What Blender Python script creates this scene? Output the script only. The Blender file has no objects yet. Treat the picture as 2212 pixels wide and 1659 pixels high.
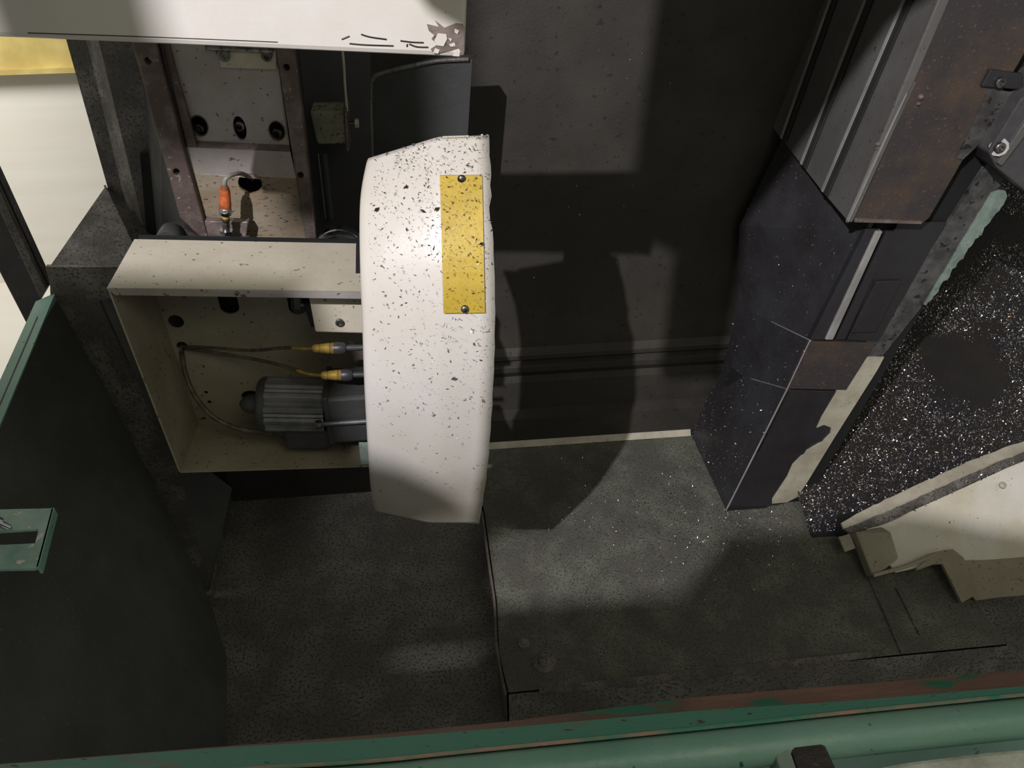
import bpy, bmesh, math, random
from mathutils import Vector, Matrix, noise
from mathutils.geometry import tessellate_polygon
random.seed(7)
SC = bpy.context.scene
COL = SC.collection
V = Vector
# ---------------------------------------------------------------- camera
F = 1750.0
H = 1.6                                   # camera height above the chip floor
Yc = V((-206, 1240, -F)).normalized()     # world +Y, +Z, +X seen in camera axes
Zc = V((-24, 2470, F)); Zc = (Zc - Yc * Zc.dot(Yc)).normalized()
Xc = Yc.cross(Zc)
M3 = Matrix((Xc, Yc, Zc))                 # camera axes -> world axes
cam_d = bpy.data.cameras.new('camera')
cam = bpy.data.objects.new('camera', cam_d); COL.objects.link(cam)
cam.matrix_world = Matrix.Translation((0, 0, H)) @ M3.to_4x4()
cam_d.sensor_width = 36.0
cam_d.lens = F / 2212 * 36.0
cam_d.clip_start = 0.01
SC.camera = cam
# ---------------------------------------------------------------- world, lights, exposure
W = bpy.data.worlds.new('shop'); SC.world = W; W.use_nodes = True
W.node_tree.nodes['Background'].inputs[0].default_value = (0.93, 0.95, 0.86, 1)
W.node_tree.nodes['Background'].inputs[1].default_value = 0.25
SC.view_settings.view_transform = 'Standard'
SC.view_settings.look = 'None'
SC.view_settings.gamma = 1.0
SC.view_settings.use_curve_mapping = False
SC.view_settings.exposure = 0.0

def lamp(name, kind, loc, target, power, size, color, size_y=None):
    l = bpy.data.lights.new(name, kind); l.energy = power; l.color = color
    if kind == 'AREA':
        l.size = size
        if size_y: l.shape = 'RECTANGLE'; l.size_y = size_y
    else:
        l.shadow_soft_size = size
    o = bpy.data.objects.new(name, l); COL.objects.link(o); o.location = loc
    o.rotation_euler = (V(target) - V(loc)).to_track_quat('-Z', 'Y').to_euler()
    return o
lamp('ceiling_lamp', 'POINT', (-1.15, -1.25, 3.10), (0, 1.2, 0.9), 540, 0.020, (0.98, 0.95, 1.0))
lamp('aisle_lamp', 'AREA', (0.9, -1.2, 3.3), (0.2, 1.4, 0.6), 16, 1.4, (1.0, 0.95, 0.74))
shop = lamp('outside_fill', 'AREA', (-1.75, 1.75, 1.9), (-1.45, 2.6, 0.9), 12, 0.5, (1.0, 0.98, 0.95))  # added area light that brightens the wall outside
shop.data.spread = math.radians(115)

# ---------------------------------------------------------------- pixel rays onto real planes
def ray(px, py):
    return M3 @ V((px - 1106, 829.5 - py, -F))
C0 = V((0, 0, H))
def onY(px, py, y):
    r = ray(px, py); return C0 + r * (y / r.y)
def onX(px, py, x):
    r = ray(px, py); return C0 + r * (x / r.x)
def onZ(px, py, z):
    r = ray(px, py); return C0 + r * ((z - H) / r.z)
def onP(px, py, p, n):
    r = ray(px, py); return C0 + r * ((p - C0).dot(n) / r.dot(n))

# ---------------------------------------------------------------- materials
def hexc(h, k=1.0):
    h = h.lstrip('#'); o = []
    for i in (0, 2, 4):
        c = int(h[i:i+2], 16) / 255
        o.append((c / 12.92 if c <= .04045 else ((c + .055) / 1.055) ** 2.4) * k)
    return (*o, 1)
MATS = {}
def mat(name, base, dirt=None, amt=0.5, scale=6.0, rough=0.6, metal=0.0, speck=None, sscale=120, sthr=0.62,
        bump=0.1, bscale=150, stretch=None, edge=0.12, spec=0.5):
    """base colour broken by soft dirt patches, fine specks and a fine grain bump"""
    if name in MATS: return MATS[name]
    m = bpy.data.materials.new(name); m.use_nodes = True; MATS[name] = m
    N = m.node_tree.nodes; L = m.node_tree.links; B = N['Principled BSDF']
    B.inputs['Roughness'].default_value = rough; B.inputs['Metallic'].default_value = metal
    B.inputs['Specular IOR Level'].default_value = spec
    tc = N.new('ShaderNodeTexCoord'); mp = N.new('ShaderNodeMapping')
    L.new(tc.outputs['Object'], mp.inputs[0])
    if stretch: mp.inputs['Scale'].default_value = stretch
    def noi(s, d=4, r=.6):
        n = N.new('ShaderNodeTexNoise'); n.inputs['Scale'].default_value = s
        n.inputs['Detail'].default_value = d; n.inputs['Roughness'].default_value = r
        L.new(mp.outputs[0], n.inputs[0]); return n.outputs[0]
    def ramp(src, a, b):
        r = N.new('ShaderNodeMapRange'); r.inputs[1].default_value = a; r.inputs[2].default_value = b
        L.new(src, r.inputs[0]); return r.outputs[0]
    def mix(fac, a, b):
        x = N.new('ShaderNodeMix'); x.data_type = 'RGBA'
        L.new(fac, x.inputs[0])
        for i, c in ((6, a), (7, b)):
            if isinstance(c, tuple): x.inputs[i].default_value = c
            else: L.new(c, x.inputs[i])
        return x.outputs[2]
    col = hexc(base)
    if dirt:
        f = ramp(noi(scale, 8, .62), .62 - amt * .3 - edge, .62 - amt * .3 + edge)
        col = mix(f, col, hexc(dirt))
    if speck:
        f = ramp(noi(sscale, 2, .5), sthr, sthr + .04)
        col = mix(f, col, hexc(speck))
    if isinstance(col, tuple): B.inputs['Base Color'].default_value = col
    else: L.new(col, B.inputs['Base Color'])
    if bump:
        b = N.new('ShaderNodeBump'); b.inputs['Strength'].default_value = bump; b.inputs['Distance'].default_value = .004
        L.new(noi(bscale, 3), b.inputs['Height']); L.new(b.outputs[0], B.inputs['Normal'])
    rr = N.new('ShaderNodeMapRange'); L.new(noi(scale * 2.3, 4), rr.inputs[0])
    rr.inputs[1].default_value = .3; rr.inputs[2].default_value = .7
    rr.inputs[3].default_value = max(rough - .1, .05); rr.inputs[4].default_value = min(rough + .15, 1)
    L.new(rr.outputs[0], B.inputs['Roughness'])
    return m

m_floor  = mat('oily_floor', '#77786a', '#5c5b52', .6, 9, .55, speck='#4a4941', sscale=230, sthr=.55, bump=.45, bscale=200)
m_pit    = mat('oily_pit', '#817f77', '#64605a', .6, 7, .6, speck='#4d4a45', sscale=150, sthr=.54, bump=.5, bscale=180)
m_back   = mat('back_sheet', '#413d37', '#322f2b', .6, 3, .55, speck='#262523', sscale=60, sthr=.66, bump=.2)
m_lwall  = mat('left_sheet', '#5c5f5b', '#4e504d', .5, 5, .7, speck='#777974', sscale=190, sthr=.68, bump=.2)
m_flange = mat('flange_sheet', '#837d76', '#5a5550', .6, 14, .55, speck='#4b4743', sscale=170, sthr=.56, bump=.35)
m_white  = mat('white_paint', '#d2cfcb', '#c4bcae', .5, 3.5, .32, speck='#9a9286', sscale=160, sthr=.74, bump=.05, edge=.2)
m_cream  = mat('dirty_shaded_cream', '#a49e8c', '#857b66', .55, 6, .45, speck='#5a5347', sscale=110, sthr=.66, bump=.08, edge=.25)  # cream darkened for parts in shade: housing interior, trough skirt
m_cream2 = mat('lit_cream_paint', '#d0c9b9', '#b5ab95', .5, 6, .45, speck='#6e6658', sscale=130, sthr=.68, bump=.08, edge=.25)  # lighter copy of the cream for the lit top and bracket
m_yellow = mat('yellow_plate', '#c6aa3c', '#ab9036', .45, 12, .42, speck='#77622a', sscale=190, sthr=.68, bump=.15, edge=.2)
m_steel  = mat('zinc_steel', '#a9a8a8', '#8a7d6f', .4, 5, .42, metal=.2, speck='#5c5148', sscale=90, sthr=.66, bump=.12, edge=.2)
m_stain  = mat('stained_steel', '#9c9484', '#7b6a52', .6, 5, .5, metal=.1, speck='#4c4238', sscale=100, sthr=.63, bump=.15, stretch=(1, 1, 3.0), edge=.2)
m_rail   = mat('rusty_rail', '#857a73', '#5e504a', .6, 16, .5, metal=.3, speck='#8d8780', sscale=120, sthr=.68, bump=.3)
m_chrome = mat('chrome', '#d6d6dc', None, rough=.2, metal=1.0, bump=0)
m_bolt   = mat('bolt_steel', '#8a8682', '#3f3a36', .4, 60, .35, metal=.9, bump=.1)
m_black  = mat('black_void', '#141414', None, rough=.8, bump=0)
m_darkm  = mat('dark_gear_housing', '#3f3f3e', '#353534', .5, 10, .5, speck='#56544f', sscale=150, sthr=.7, bump=.1)
m_motor  = mat('cast_aluminium', '#77777a', '#4b4b4c', .5, 9, .38, metal=.3, bump=.1)
m_orange = mat('orange_plastic', '#cf6a35', '#7d4128', .35, 60, .45, bump=.05)
m_ywire  = mat('yellow_wire', '#b3902e', '#75602f', .5, 40, .5, bump=.05)
m_dwire  = mat('greasy_wire', '#6a6150', '#433e35', .5, 60, .5, bump=.1)
m_gwire  = mat('grey_wire', '#8d8d83', '#6a675d', .4, 60, .5, bump=.05)
m_blackp = mat('black_plastic', '#2e2d30', '#3c3a3b', .4, 40, .4, bump=.05)
m_olive  = mat('olive_block', '#8d8c7a', '#75745a', .5, 20, .5, speck='#3a3932', sscale=120, sthr=.6, bump=.2)
m_way    = mat('way_cover_steel', '#6a6864', '#5b5957', .5, 5, .45, metal=.1, speck='#464443', sscale=110, sthr=.68, bump=.12)
m_lip    = mat('way_lip', '#a9a7a2', '#8b8885', .5, 8, .35, metal=.1, bump=.05)
m_dark = mat('flat_dark', '#2a2928', None, rough=.6, bump=.05)
m_rust   = mat('rust_panel', '#574639', '#3a3535', .6, 6, .5, speck='#5e4c40', sscale=150, sthr=.66, bump=.3)
m_col    = mat('column_black', '#3c3c40', '#2d2a2b', .5, 5, .45, speck='#77777c', sscale=140, sthr=.71, bump=.25)
m_colf   = mat('column_front', '#302f32', '#292628', .5, 6, .35, speck='#47464a', sscale=140, sthr=.72, bump=.1)
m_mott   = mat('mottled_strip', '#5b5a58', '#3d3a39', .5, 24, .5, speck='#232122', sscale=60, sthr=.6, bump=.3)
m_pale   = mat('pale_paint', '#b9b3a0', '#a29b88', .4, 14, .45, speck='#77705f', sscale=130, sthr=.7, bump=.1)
m_palegr = mat('pale_green_paint', '#8d9d92', '#6e7c73', .4, 24, .45, speck='#494d49', sscale=110, sthr=.68, bump=.2)
m_bed    = mat('chip_bed', '#28262a', '#2f2b27', .5, 8, .3, bump=.3)
m_green  = mat('green_paint', '#5d8f7c', '#84a798', .45, 6, .4, speck='#2b5a4b', sscale=70, sthr=.7, bump=.15, edge=.25)
m_greend = mat('green_worn', '#4f8473', '#7d665c', .1, 9, .45, speck='#4b3f3a', sscale=70, sthr=.68, bump=.2, stretch=(1, 3, 3), edge=.05)
m_rustlip = mat('rust_lip', '#7a5c52', '#5d4d44', .5, 14, .5, speck='#346651', sscale=28, sthr=.64, bump=.25, stretch=(.5, 2, 2))
m_pink   = mat('primer_edge', '#b58a7a', '#4b8a73', .5, 20, .5, bump=.2)
m_foam   = mat('white_foam', '#d9dad2', '#b7b6a8', .4, 30, .8, bump=.6, bscale=60)
m_outside = mat('shop_panel', '#dedad2', '#d6d0c4', .5, 2, .5, stretch=(.4, 1, 9), bump=.05, edge=.2)
m_yrail  = mat('yellow_rail', '#cdb872', '#b5a05e', .4, 8, .5, bump=.05)
m_post   = mat('dark_post', '#3f3937', '#332f30', .5, 10, .5, speck='#55504a', sscale=90, sthr=.66, bump=.3)
m_peel   = mat('bare_metal', '#85776f', '#6c605a', .5, 30, .5, metal=.2, speck='#55483f', sscale=100, sthr=.66, bump=.2)
m_chipd  = mat('chip_dark', '#4b423b', None, rough=.35, metal=.7, bump=0)
m_chipl  = mat('chip_bright', '#f2f1f6', None, rough=.28, metal=.9, bump=0)
m_chipm  = mat('chip_grey', '#8f8c94', None, rough=.3, metal=.85, bump=0)
m_chipb  = mat('chip_bronze', '#b08a63', None, rough=.3, metal=.9, bump=0)

# ---------------------------------------------------------------- object helpers
def thing(name, label, cat, loc, group=None):
    o = bpy.data.objects.new(name, None); COL.objects.link(o)
    o.empty_display_size = .03
    o.location = loc; o['label'] = label; o['category'] = cat
    if group: o['group'] = group
    return o
def wloc(o):
    p = V((0, 0, 0))
    while o: p += o.location; o = o.parent
    return p
def mk(name, geo, mats, parent=None, smooth=False, bevel=0, label=None, kind=None, cat=None, group=None):
    vs, fs = geo[0], geo[1]
    vs = [V(v) for v in vs]
    if parent is not None:
        org = wloc(parent)
        base = V((0, 0, 0))
        vs = [v - org for v in vs]
    else:
        org = V((sum(v.x for v in vs) / len(vs), sum(v.y for v in vs) / len(vs), min(v.z for v in vs)))
        vs = [v - org for v in vs]
    me = bpy.data.meshes.new(name)
    me.from_pydata([tuple(v) for v in vs], [], fs)
    if not isinstance(mats, (list, tuple)): mats = [mats]
    for m in mats: me.materials.append(m)
    if len(geo) > 2:
        for p, i in zip(me.polygons, geo[2]): p.material_index = i
    else:
        bm = bmesh.new(); bm.from_mesh(me); bmesh.ops.recalc_face_normals(bm, faces=bm.faces); bm.to_mesh(me); bm.free()
    if smooth:
        me.polygons.foreach_set('use_smooth', [True] * len(me.polygons))
        if smooth != 'all': me.set_sharp_from_angle(angle=math.radians(smooth if smooth is not True else 40))
    me.update()
    o = bpy.data.objects.new(name, me); COL.objects.link(o)
    if parent is not None: o.parent = parent
    else: o.location = org
    if bevel:
        b = o.modifiers.new('bevel', 'BEVEL'); b.width = bevel; b.segments = 2; b.limit_method = 'ANGLE'; b.angle_limit = math.radians(50)
    if label: o['label'] = label
    if kind: o['kind'] = kind
    if cat: o['category'] = cat
    if group: o['group'] = group
    return o
def plate(outer, t, holes=()):
    """planar polygon (with holes) given thickness vector t"""
    loops = [[V(p) for p in outer]] + [[V(p) for p in h] for h in holes]
    flat = [p for l in loops for p in l]; n = len(flat)
    tri = tessellate_polygon(loops) if (holes or len(outer) > 4) else [tuple(range(len(outer)))]
    t = V(t)
    vs = flat + [p + t for p in flat]
    fs = [tuple(x) for x in tri] + [tuple(n + i for i in reversed(x)) for x in tri]
    k = 0
    for l in loops:
        m = len(l)
        for i in range(m):
            a, b = k + i, k + (i + 1) % m
            fs.append((a, b, n + b, n + a))
        k += m
    return vs, fs
def join(*gs):
    vs, fs, mi = [], [], []
    hasm = any(len(g) > 2 for g in gs)
    for g in gs:
        o = len(vs); vs += list(g[0]); fs += [tuple(i + o for i in f) for f in g[1]]
        mi += (g[2] if len(g) > 2 else [0] * len(g[1]))
    return (vs, fs, mi) if hasm else (vs, fs)
def basis(d):
    d = V(d).normalized(); u = d.cross(V((0, 0, 1)) if abs(d.z) < .9 else V((1, 0, 0))).normalized()
    return u, d.cross(u)
def lathe(p0, p1, prof, n=24):
    """prof: (t along 0..1, radius); closed ends"""
    p0, p1 = V(p0), V(p1); u, w = basis(p1 - p0); vs, fs = [], []
    for t, r in prof:
        c = p0.lerp(p1, t)
        vs += [c + (u * math.cos(2 * math.pi * i / n) + w * math.sin(2 * math.pi * i / n)) * r for i in range(n)]
    for k in range(len(prof) - 1):
        for i in range(n):
            j = (i + 1) % n; fs.append((k * n + i, k * n + j, (k + 1) * n + j, (k + 1) * n + i))
    fs.append(tuple(range(n))); fs.append(tuple(range((len(prof) - 1) * n, len(prof) * n)))
    return vs, fs
def cyl(p0, p1, r, n=20):
    return lathe(p0, p1, [(0, r), (1, r)], n)
def spline(pts, k=8):
    pts = [V(p) for p in pts]; out = []
    for i in range(len(pts) - 1):
        a = pts[max(i - 1, 0)]; b = pts[i]; c = pts[i + 1]; d = pts[min(i + 2, len(pts) - 1)]
        for j in range(k):
            t = j / k
            out.append(.5 * ((2 * b) + (c - a) * t + (2 * a - 5 * b + 4 * c - d) * t * t + (3 * b - a - 3 * c + d) * t ** 3))
    return out + [pts[-1]]
def tube(pts, r, n=8, k=8):
    pts = spline(pts, k); vs, fs = [], []; u = None
    for i, p in enumerate(pts):
        d = (pts[min(i + 1, len(pts) - 1)] - pts[max(i - 1, 0)]).normalized()
        if u is None: u = basis(d)[0]
        u = (u - d * u.dot(d)).normalized(); w = d.cross(u)
        vs += [p + (u * math.cos(2 * math.pi * q / n) + w * math.sin(2 * math.pi * q / n)) * r for q in range(n)]
    for k2 in range(len(pts) - 1):
        for i in range(n):
            j = (i + 1) % n; fs.append((k2 * n + i, k2 * n + j, (k2 + 1) * n + j, (k2 + 1) * n + i))
    fs.append(tuple(range(n))); fs.append(tuple(range((len(pts) - 1) * n, len(pts) * n)))
    return vs, fs
def boxp(c, sx, sy, sz, ax=None):
    """box with centre c, full sizes, optional axes"""
    ax = ax or (V((1, 0, 0)), V((0, 1, 0)), V((0, 0, 1))); c = V(c); vs = []
    for i in (-.5, .5):
        for j in (-.5, .5):
            for k in (-.5, .5):
                vs.append(c + ax[0] * sx * i + ax[1] * sy * j + ax[2] * sz * k)
    return vs, [(0, 1, 3, 2), (4, 6, 7, 5), (0, 4, 5, 1), (2, 3, 7, 6), (0, 2, 6, 4), (1, 5, 7, 3)]
def circ(c, u, w, ru, rw=None, n=20):
    rw = rw or ru
    return [V(c) + u * math.cos(2 * math.pi * i / n) * ru + w * math.sin(2 * math.pi * i / n) * rw for i in range(n)]
def PY(l, y): return [onY(a, b, y) for a, b in l]
def PZ(l, z): return [onZ(a, b, z) for a, b in l]
def PX(l, x): return [onX(a, b, x) for a, b in l]
EX, EY, EZ = V((1, 0, 0)), V((0, 1, 0)), V((0, 0, 1))
def bolt_geo(p, n, r, h):
    """socket cap screw standing on p along n"""
    p, n = V(p), V(n).normalized()
    return lathe(p, p + n * h, [(0, r), (.85, r), (1, r * .86), (1, r * .5), (.55, r * .48), (.55, .0005)], 16)
def scatter(place, N, size, weights=(.25, .35, .3, .1), curl=.35, wid=(.15, .5)):
    """N thin curled slivers; place() returns (point, normal) or None"""
    vs, fs, mi = [], [], []
    for _ in range(N):
        q = place()
        if q is None: continue
        p, n = q; u, w = basis(n); a = random.uniform(0, 6.283)
        d = u * math.cos(a) + w * math.sin(a)
        s = size * random.choice((.4, .6, .8, 1, 1.6)) ; l = s; b = s * random.uniform(*wid)
        tilt = random.uniform(-.8, .8); e = n.cross(d)
        d2 = (d * math.cos(tilt) + n * math.sin(tilt)); e2 = (e + n * random.uniform(-.8, .8)).normalized()
        k = len(vs); base = p + n * (abs(math.sin(tilt)) * l * .5 + .0006)
        mid = base + n * s * random.uniform(0, curl)
        vs += [base - d2 * l * .5, mid - e2 * b * .5, mid + e2 * b * .5, base + d2 * l * .5]
        m = random.choices((0, 1, 2, 3), weights)[0]
        fs += [(k, k + 1, k + 2), (k + 1, k + 3, k + 2)]; mi += [m, m]
    return vs, fs, mi
CHM = [m_chipl, m_chipm, m_chipd, m_chipb]

# ================================================================ THE SETTING
YB = 1.97
# back sheet: one folded sheet with pressed ridges and a low ledge
zs = [onY(1280, y, YB).z for y in (742, 752, 760, 768, 775, 785, 800, 812, 868)]
prof = [(YB, 2.6), (YB, zs[0]), (YB - .020, zs[1]), (YB - .020, zs[2]), (YB - .004, zs[3]), (YB - .024, zs[4]), (YB - .024, zs[5]),
        (YB - .006, zs[6]), (YB - .012, zs[7]), (YB - .012, zs[8]), (YB - .05, zs[8] - .01), (YB - .05, -.16), (YB + .02, -.16), (YB + .02, 2.6)]
vs = [V((x, y, z)) for x in (-1.05, .93) for y, z in prof]; n = len(prof)
fs = [(i, (i + 1) % n, n + (i + 1) % n, n + i) for i in range(n)] + [tuple(range(n)), tuple(range(n, 2 * n))]
# the far left bay is open to the shop: cut the sheet's left end at the column
vs = [V((max(v.x, -.70), v.y, v.z)) for v in vs]
wb = mk('wall_back', (vs, fs), m_back, kind='structure')
mk('corner_sheet', plate([V((-.95, YB - .01, -.16)), V((-.69, YB - .01, -.16)), V((-.69, YB - .01, .66)), V((-.95, YB - .01, .66))], (0, .02, 0)), m_back, wb)
mk('leak_filler', plate([V((-.86, 1.575, -.16)), V((-.86, YB, -.16)), V((-.86, YB, .56)), V((-.86, 1.575, .56))], (.01, 0, 0)), m_back, wb)  # filler added to stop outside light leaking in behind the flange
mk('wall_right', plate([V((1.0, 3.0, -.2)), V((3.4, 3.0, -.2)), V((3.4, 3.0, 2.6)), V((1.0, 3.0, 2.6))], (0, .02, 0)), m_lwall, kind='structure')
# unseen header and panel, added above and behind the viewer to cast shadow edges
mk('shade_header', plate([V((-.35, .30, 1.93)), V((-.283, .30, 1.89)), V((-.283, .30, 1.69)), V((-.20, .30, 1.69)), V((-.20, .30, 1.93)), V((-.05, .30, 2.12)), V((1.3, .30, 2.2)), V((1.3, .30, 2.75)), V((-.31, .30, 2.75))], (0, .02, 0)), m_lwall, kind='structure')
mk('sky_shade', plate([V((-.62, .30, 2.75)), V((3.4, .30, 2.75)), V((3.4, 3.05, 2.75)), V((-.62, 3.05, 2.75))], (0, 0, .02)), m_lwall, kind='structure')  # unseen slab added to cut the light from the sky
mk('shade_panel', plate([V(p) for p in ((-1.5, -.3, .9), (0.1, -.3, .9), (0.1, -.3, 1.93), (-.2, -.3, 1.99), (-.33, -.3, 2.035), (-.40, -.3, 2.02), (-.505, -.3, 2.025), (-.520, -.3, 1.945), (-.697, -.3, 1.950), (-.735, -.3, 1.99), (-.735, -.3, 2.068), (-.688, -.3, 2.076), (-.690, -.3, 2.084), (-.722, -.3, 2.110), (-.79, -.3, 2.14), (-.80, -.3, 2.28), (-.95, -.3, 2.30), (-.95, -.3, 2.415), (-.862, -.3, 2.415), (-.862, -.3, 2.366), (-.793, -.3, 2.366), (-.79, -.3, 2.8), (-1.5, -.3, 2.8))], (0, -.02, 0),
   [[V((-.80, -.3, 1.880)), V((-.705, -.3, 1.880)), V((-.705, -.3, 1.912)), V((-.80, -.3, 1.912))],
    [V((-.740, -.3, 2.084)), V((-.712, -.3, 2.080)), V((-.718, -.3, 2.092)), V((-.744, -.3, 2.098))]]), m_lwall, kind='structure')
# chip floor panel, slightly raised above the left pit
fl = PZ([(1043, 1105), (1070, 1300), (1074, 1410), (1095, 1500), (1950, 1415)], 0.0)
fl = [fl[0], fl[1], fl[2], fl[3], V((1.25, fl[4].y, 0)), V((1.25, YB - .03, 0)), V((onZ(1075, 940, 0).x - .10, YB - .03, 0))]
floor = mk('floor', plate(fl, (0, 0, -.012)), m_floor, kind='structure')
mk('floor_lip', plate([V((onZ(1075, 940, 0).x - .1, YB - .065, .002)), V((onZ(1485, 925, 0).x, YB - .065, .002)), V((onZ(1485, 925, 0).x, YB - .045, .022)), V((onZ(1075, 940, 0).x - .1, YB - .045, .022))], (0, .006, .0)),
   m_pale, floor, label='pale worn lip at the back of the floor')
# bright worn edge on the left of the panel
e = [onZ(*p, .004) for p in ((1041, 1105), (1056, 1215), (1068, 1300), (1073, 1400), (1092, 1500))]
mk('floor_edge', tube(e, .0035, 6), m_peel, floor)
pit = mk('floor', plate([V((-.9, .2, -.15)), V((2.3, .2, -.15)), V((2.3, 2.0, -.15)), V((-.9, 2.0, -.15))], (0, 0, -.02)), m_pit, kind='structure')
mk('floor_riser', join(*[plate([a, b, b + V((0, 0, -.15)), a + V((0, 0, -.15))], (.004, 0, 0)) for a, b in zip(fl[:3] + [fl[3]], fl[1:4] + [V((1.25, fl[4].y, 0))])] +
   [plate([fl[3], V((1.25, fl[4].y, 0)), V((1.25, fl[4].y, -.15)), fl[3] + V((0, 0, -.15))], (0, .004, 0))] +
   [plate([fl[6], fl[0], fl[0] + V((0, 0, -.15)), fl[6] + V((0, 0, -.15))], (.004, 0, 0))]), m_pit, floor)
# low lip along the front of the panel, fine ridges to the right
q = PZ([(1165, 1502), (1600, 1456), (1905, 1418), (1905, 1408), (1600, 1440), (1165, 1490)], .004)
mk('front_lip', plate(q, (0, 0, .008)), m_flange, floor)
for a, b in (((1862, 1212), (1948, 1412)), ((1936, 1270), (1988, 1372))):
    mk('ridge', tube([onZ(*a, .002), onZ(*b, .002)], .0022, 6, 2), m_flange, floor)
# washers / bolts on the floor panel
for (x, y, r) in ((1132, 1392, .014), (1176, 1432, .028)):
    p = onZ(x, y, 0)
    mk('floor_bolt', lathe(p, p + EZ * .010, [(0, r), (.4, r), (.5, r * .55), (1, r * .5)], 20), m_flange, floor)
# left sheet: leans outwards towards its top
zt0, zt1 = onX(121, 636, -.81), onX(0, 926, -.81)
k = (zt0.z - zt1.z) / (zt0.y - zt1.y)
top = [onX(132, 632, -.81), V((-.81, .25, zt0.z + k * (.25 - zt0.y)))]
bot = [onZ(425, 1292, -.15), onZ(455, 1300, -.15), onZ(490, 1420, -.15), onZ(490, 1640, -.15), V((-.5, .25, -.15))]
vs = [top[0], V((-.81, 1.5, zt0.z + k * (1.5 - zt0.y))), V((-.81, 1.2, zt0.z + k * (1.2 - zt0.y))), V((-.81, .9, zt0.z + k * (.9 - zt0.y))), top[1]]
a = vs + [V((b.x, b.y, -.15)) for b in bot]
a2 = [v + V((-.02, 0, 0)) for v in a]
fs = [(i, i + 1, i + 6, i + 5) for i in range(4)]
fs += [(10 + i, 15 + i, 16 + i, 11 + i) for i in range(4)] + [(0, 10, 11, 1), (1, 11, 12, 2), (2, 12, 13, 3), (3, 13, 14, 4), (0, 5, 15, 10), (4, 14, 19, 9), (5, 6, 16, 15), (6, 7, 17, 16), (7, 8, 18, 17), (8, 9, 19, 18)]
wl = mk('wall_left', (a + a2, fs), m_lwall, kind='structure', smooth=60)
# green cap ledge on the left sheet
g = [zt0 + V((0, .0, .004)), V((-.81, .25, top[1].z + .004)), V((-.85, .25, top[1].z))]
mk('ledge', plate([zt0 + V((0, 0, .004)), V((-.81, .25, top[1].z + .004)), V((-.852, .25, top[1].z + .004)), onX(9, 801, -.852), onX(77, 651, -.852)], (0, 0, -.03)),
   m_green, wl, label='green painted cap of the left wall')
# rear flange of the left wall and gusset above it
mk('flange', plate(PY([(106, 577), (312, 577), (250, 640), (214, 650), (300, 840), (385, 1020), (458, 1292), (400, 1292), (200, 860), (110, 660)], 1.565), (0, .01, 0)), m_flange, wl)
mk('gusset', ([onY(228, 402, 1.78), onY(106, 578, 1.57), onY(312, 578, 1.57), onY(330, 500, 1.72), onY(300, 470, 1.74)] + [p + V((0, .004, -.008)) for p in (onY(228, 402, 1.78), onY(106, 578, 1.57), onY(312, 578, 1.57), onY(330, 500, 1.72), onY(300, 470, 1.74))],
   [(0, 1, 2), (0, 2, 3), (0, 3, 4), (5, 7, 6), (5, 8, 7), (5, 9, 8), (0, 5, 6, 1), (1, 6, 7, 2), (2, 7, 8, 3), (3, 8, 9, 4), (4, 9, 5, 0)]), m_flange, wl)
# dark inner lining between flange and housing
mk('lining', plate(PY([(205, 640), (240, 600), (420, 1000), (500, 1060), (445, 1295), (385, 1020)], 1.66), (0, .01, 0)), m_lwall, wl)
mk('corner_seam', tube([onY(488, 1085, 1.9), onZ(470, 1200, -.14), onZ(452, 1290, -.14)], .004, 6), m_pit, wl)

# ---- left column (bent sheet) next to the opening
col = thing('column_sheet', 'dark mottled upright sheet metal column right of the bright opening', 'machine panel', (onY(200, 400, 1.75).x, 1.75, .0))
cp = [((135, 60), (230, 408), 1.78), ((178, 60), (262, 430), 1.78), ((205, 60), (300, 470), 1.72), ((300, 60), (432, 512), 1.72)]
tp = [onY(*c[0], c[2]) for c in cp]; bp = [onY(*c[1], c[2]) for c in cp]
tp = [t + (t - b) * .25 for t, b in zip(tp, bp)]; bp = [b + V((0, 0, -.12)) for b in bp]
vs = tp + bp + [v + V((0, .012, 0)) for v in tp + bp]
fs = [(i, i + 1, i + 5, i + 4) for i in range(3)] + [(8 + i, 12 + i, 13 + i, 9 + i) for i in range(3)] + [(0, 4, 12, 8), (3, 11, 15, 7)]
fs += [(i, 8 + i, 9 + i, i + 1) for i in range(3)] + [(4 + i, 5 + i, 13 + i, 12 + i) for i in range(3)]
mk('sheet', (vs, fs), m_flange, col)
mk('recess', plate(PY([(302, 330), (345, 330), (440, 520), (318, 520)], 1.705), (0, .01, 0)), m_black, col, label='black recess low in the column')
mk('edge_fold', tube([onY(226, 400, 1.775), onY(246, 452, 1.76)], .0022, 6, 2), m_lip, col)
mk('side_web', plate([onY(345, 90, 1.50), onY(432, 512, 1.50), onY(300, 470, 1.70) + V((0, 0, -.2)), onY(300, 90, 1.70)], (.004, 0, 0)), m_dark, col)

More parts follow.
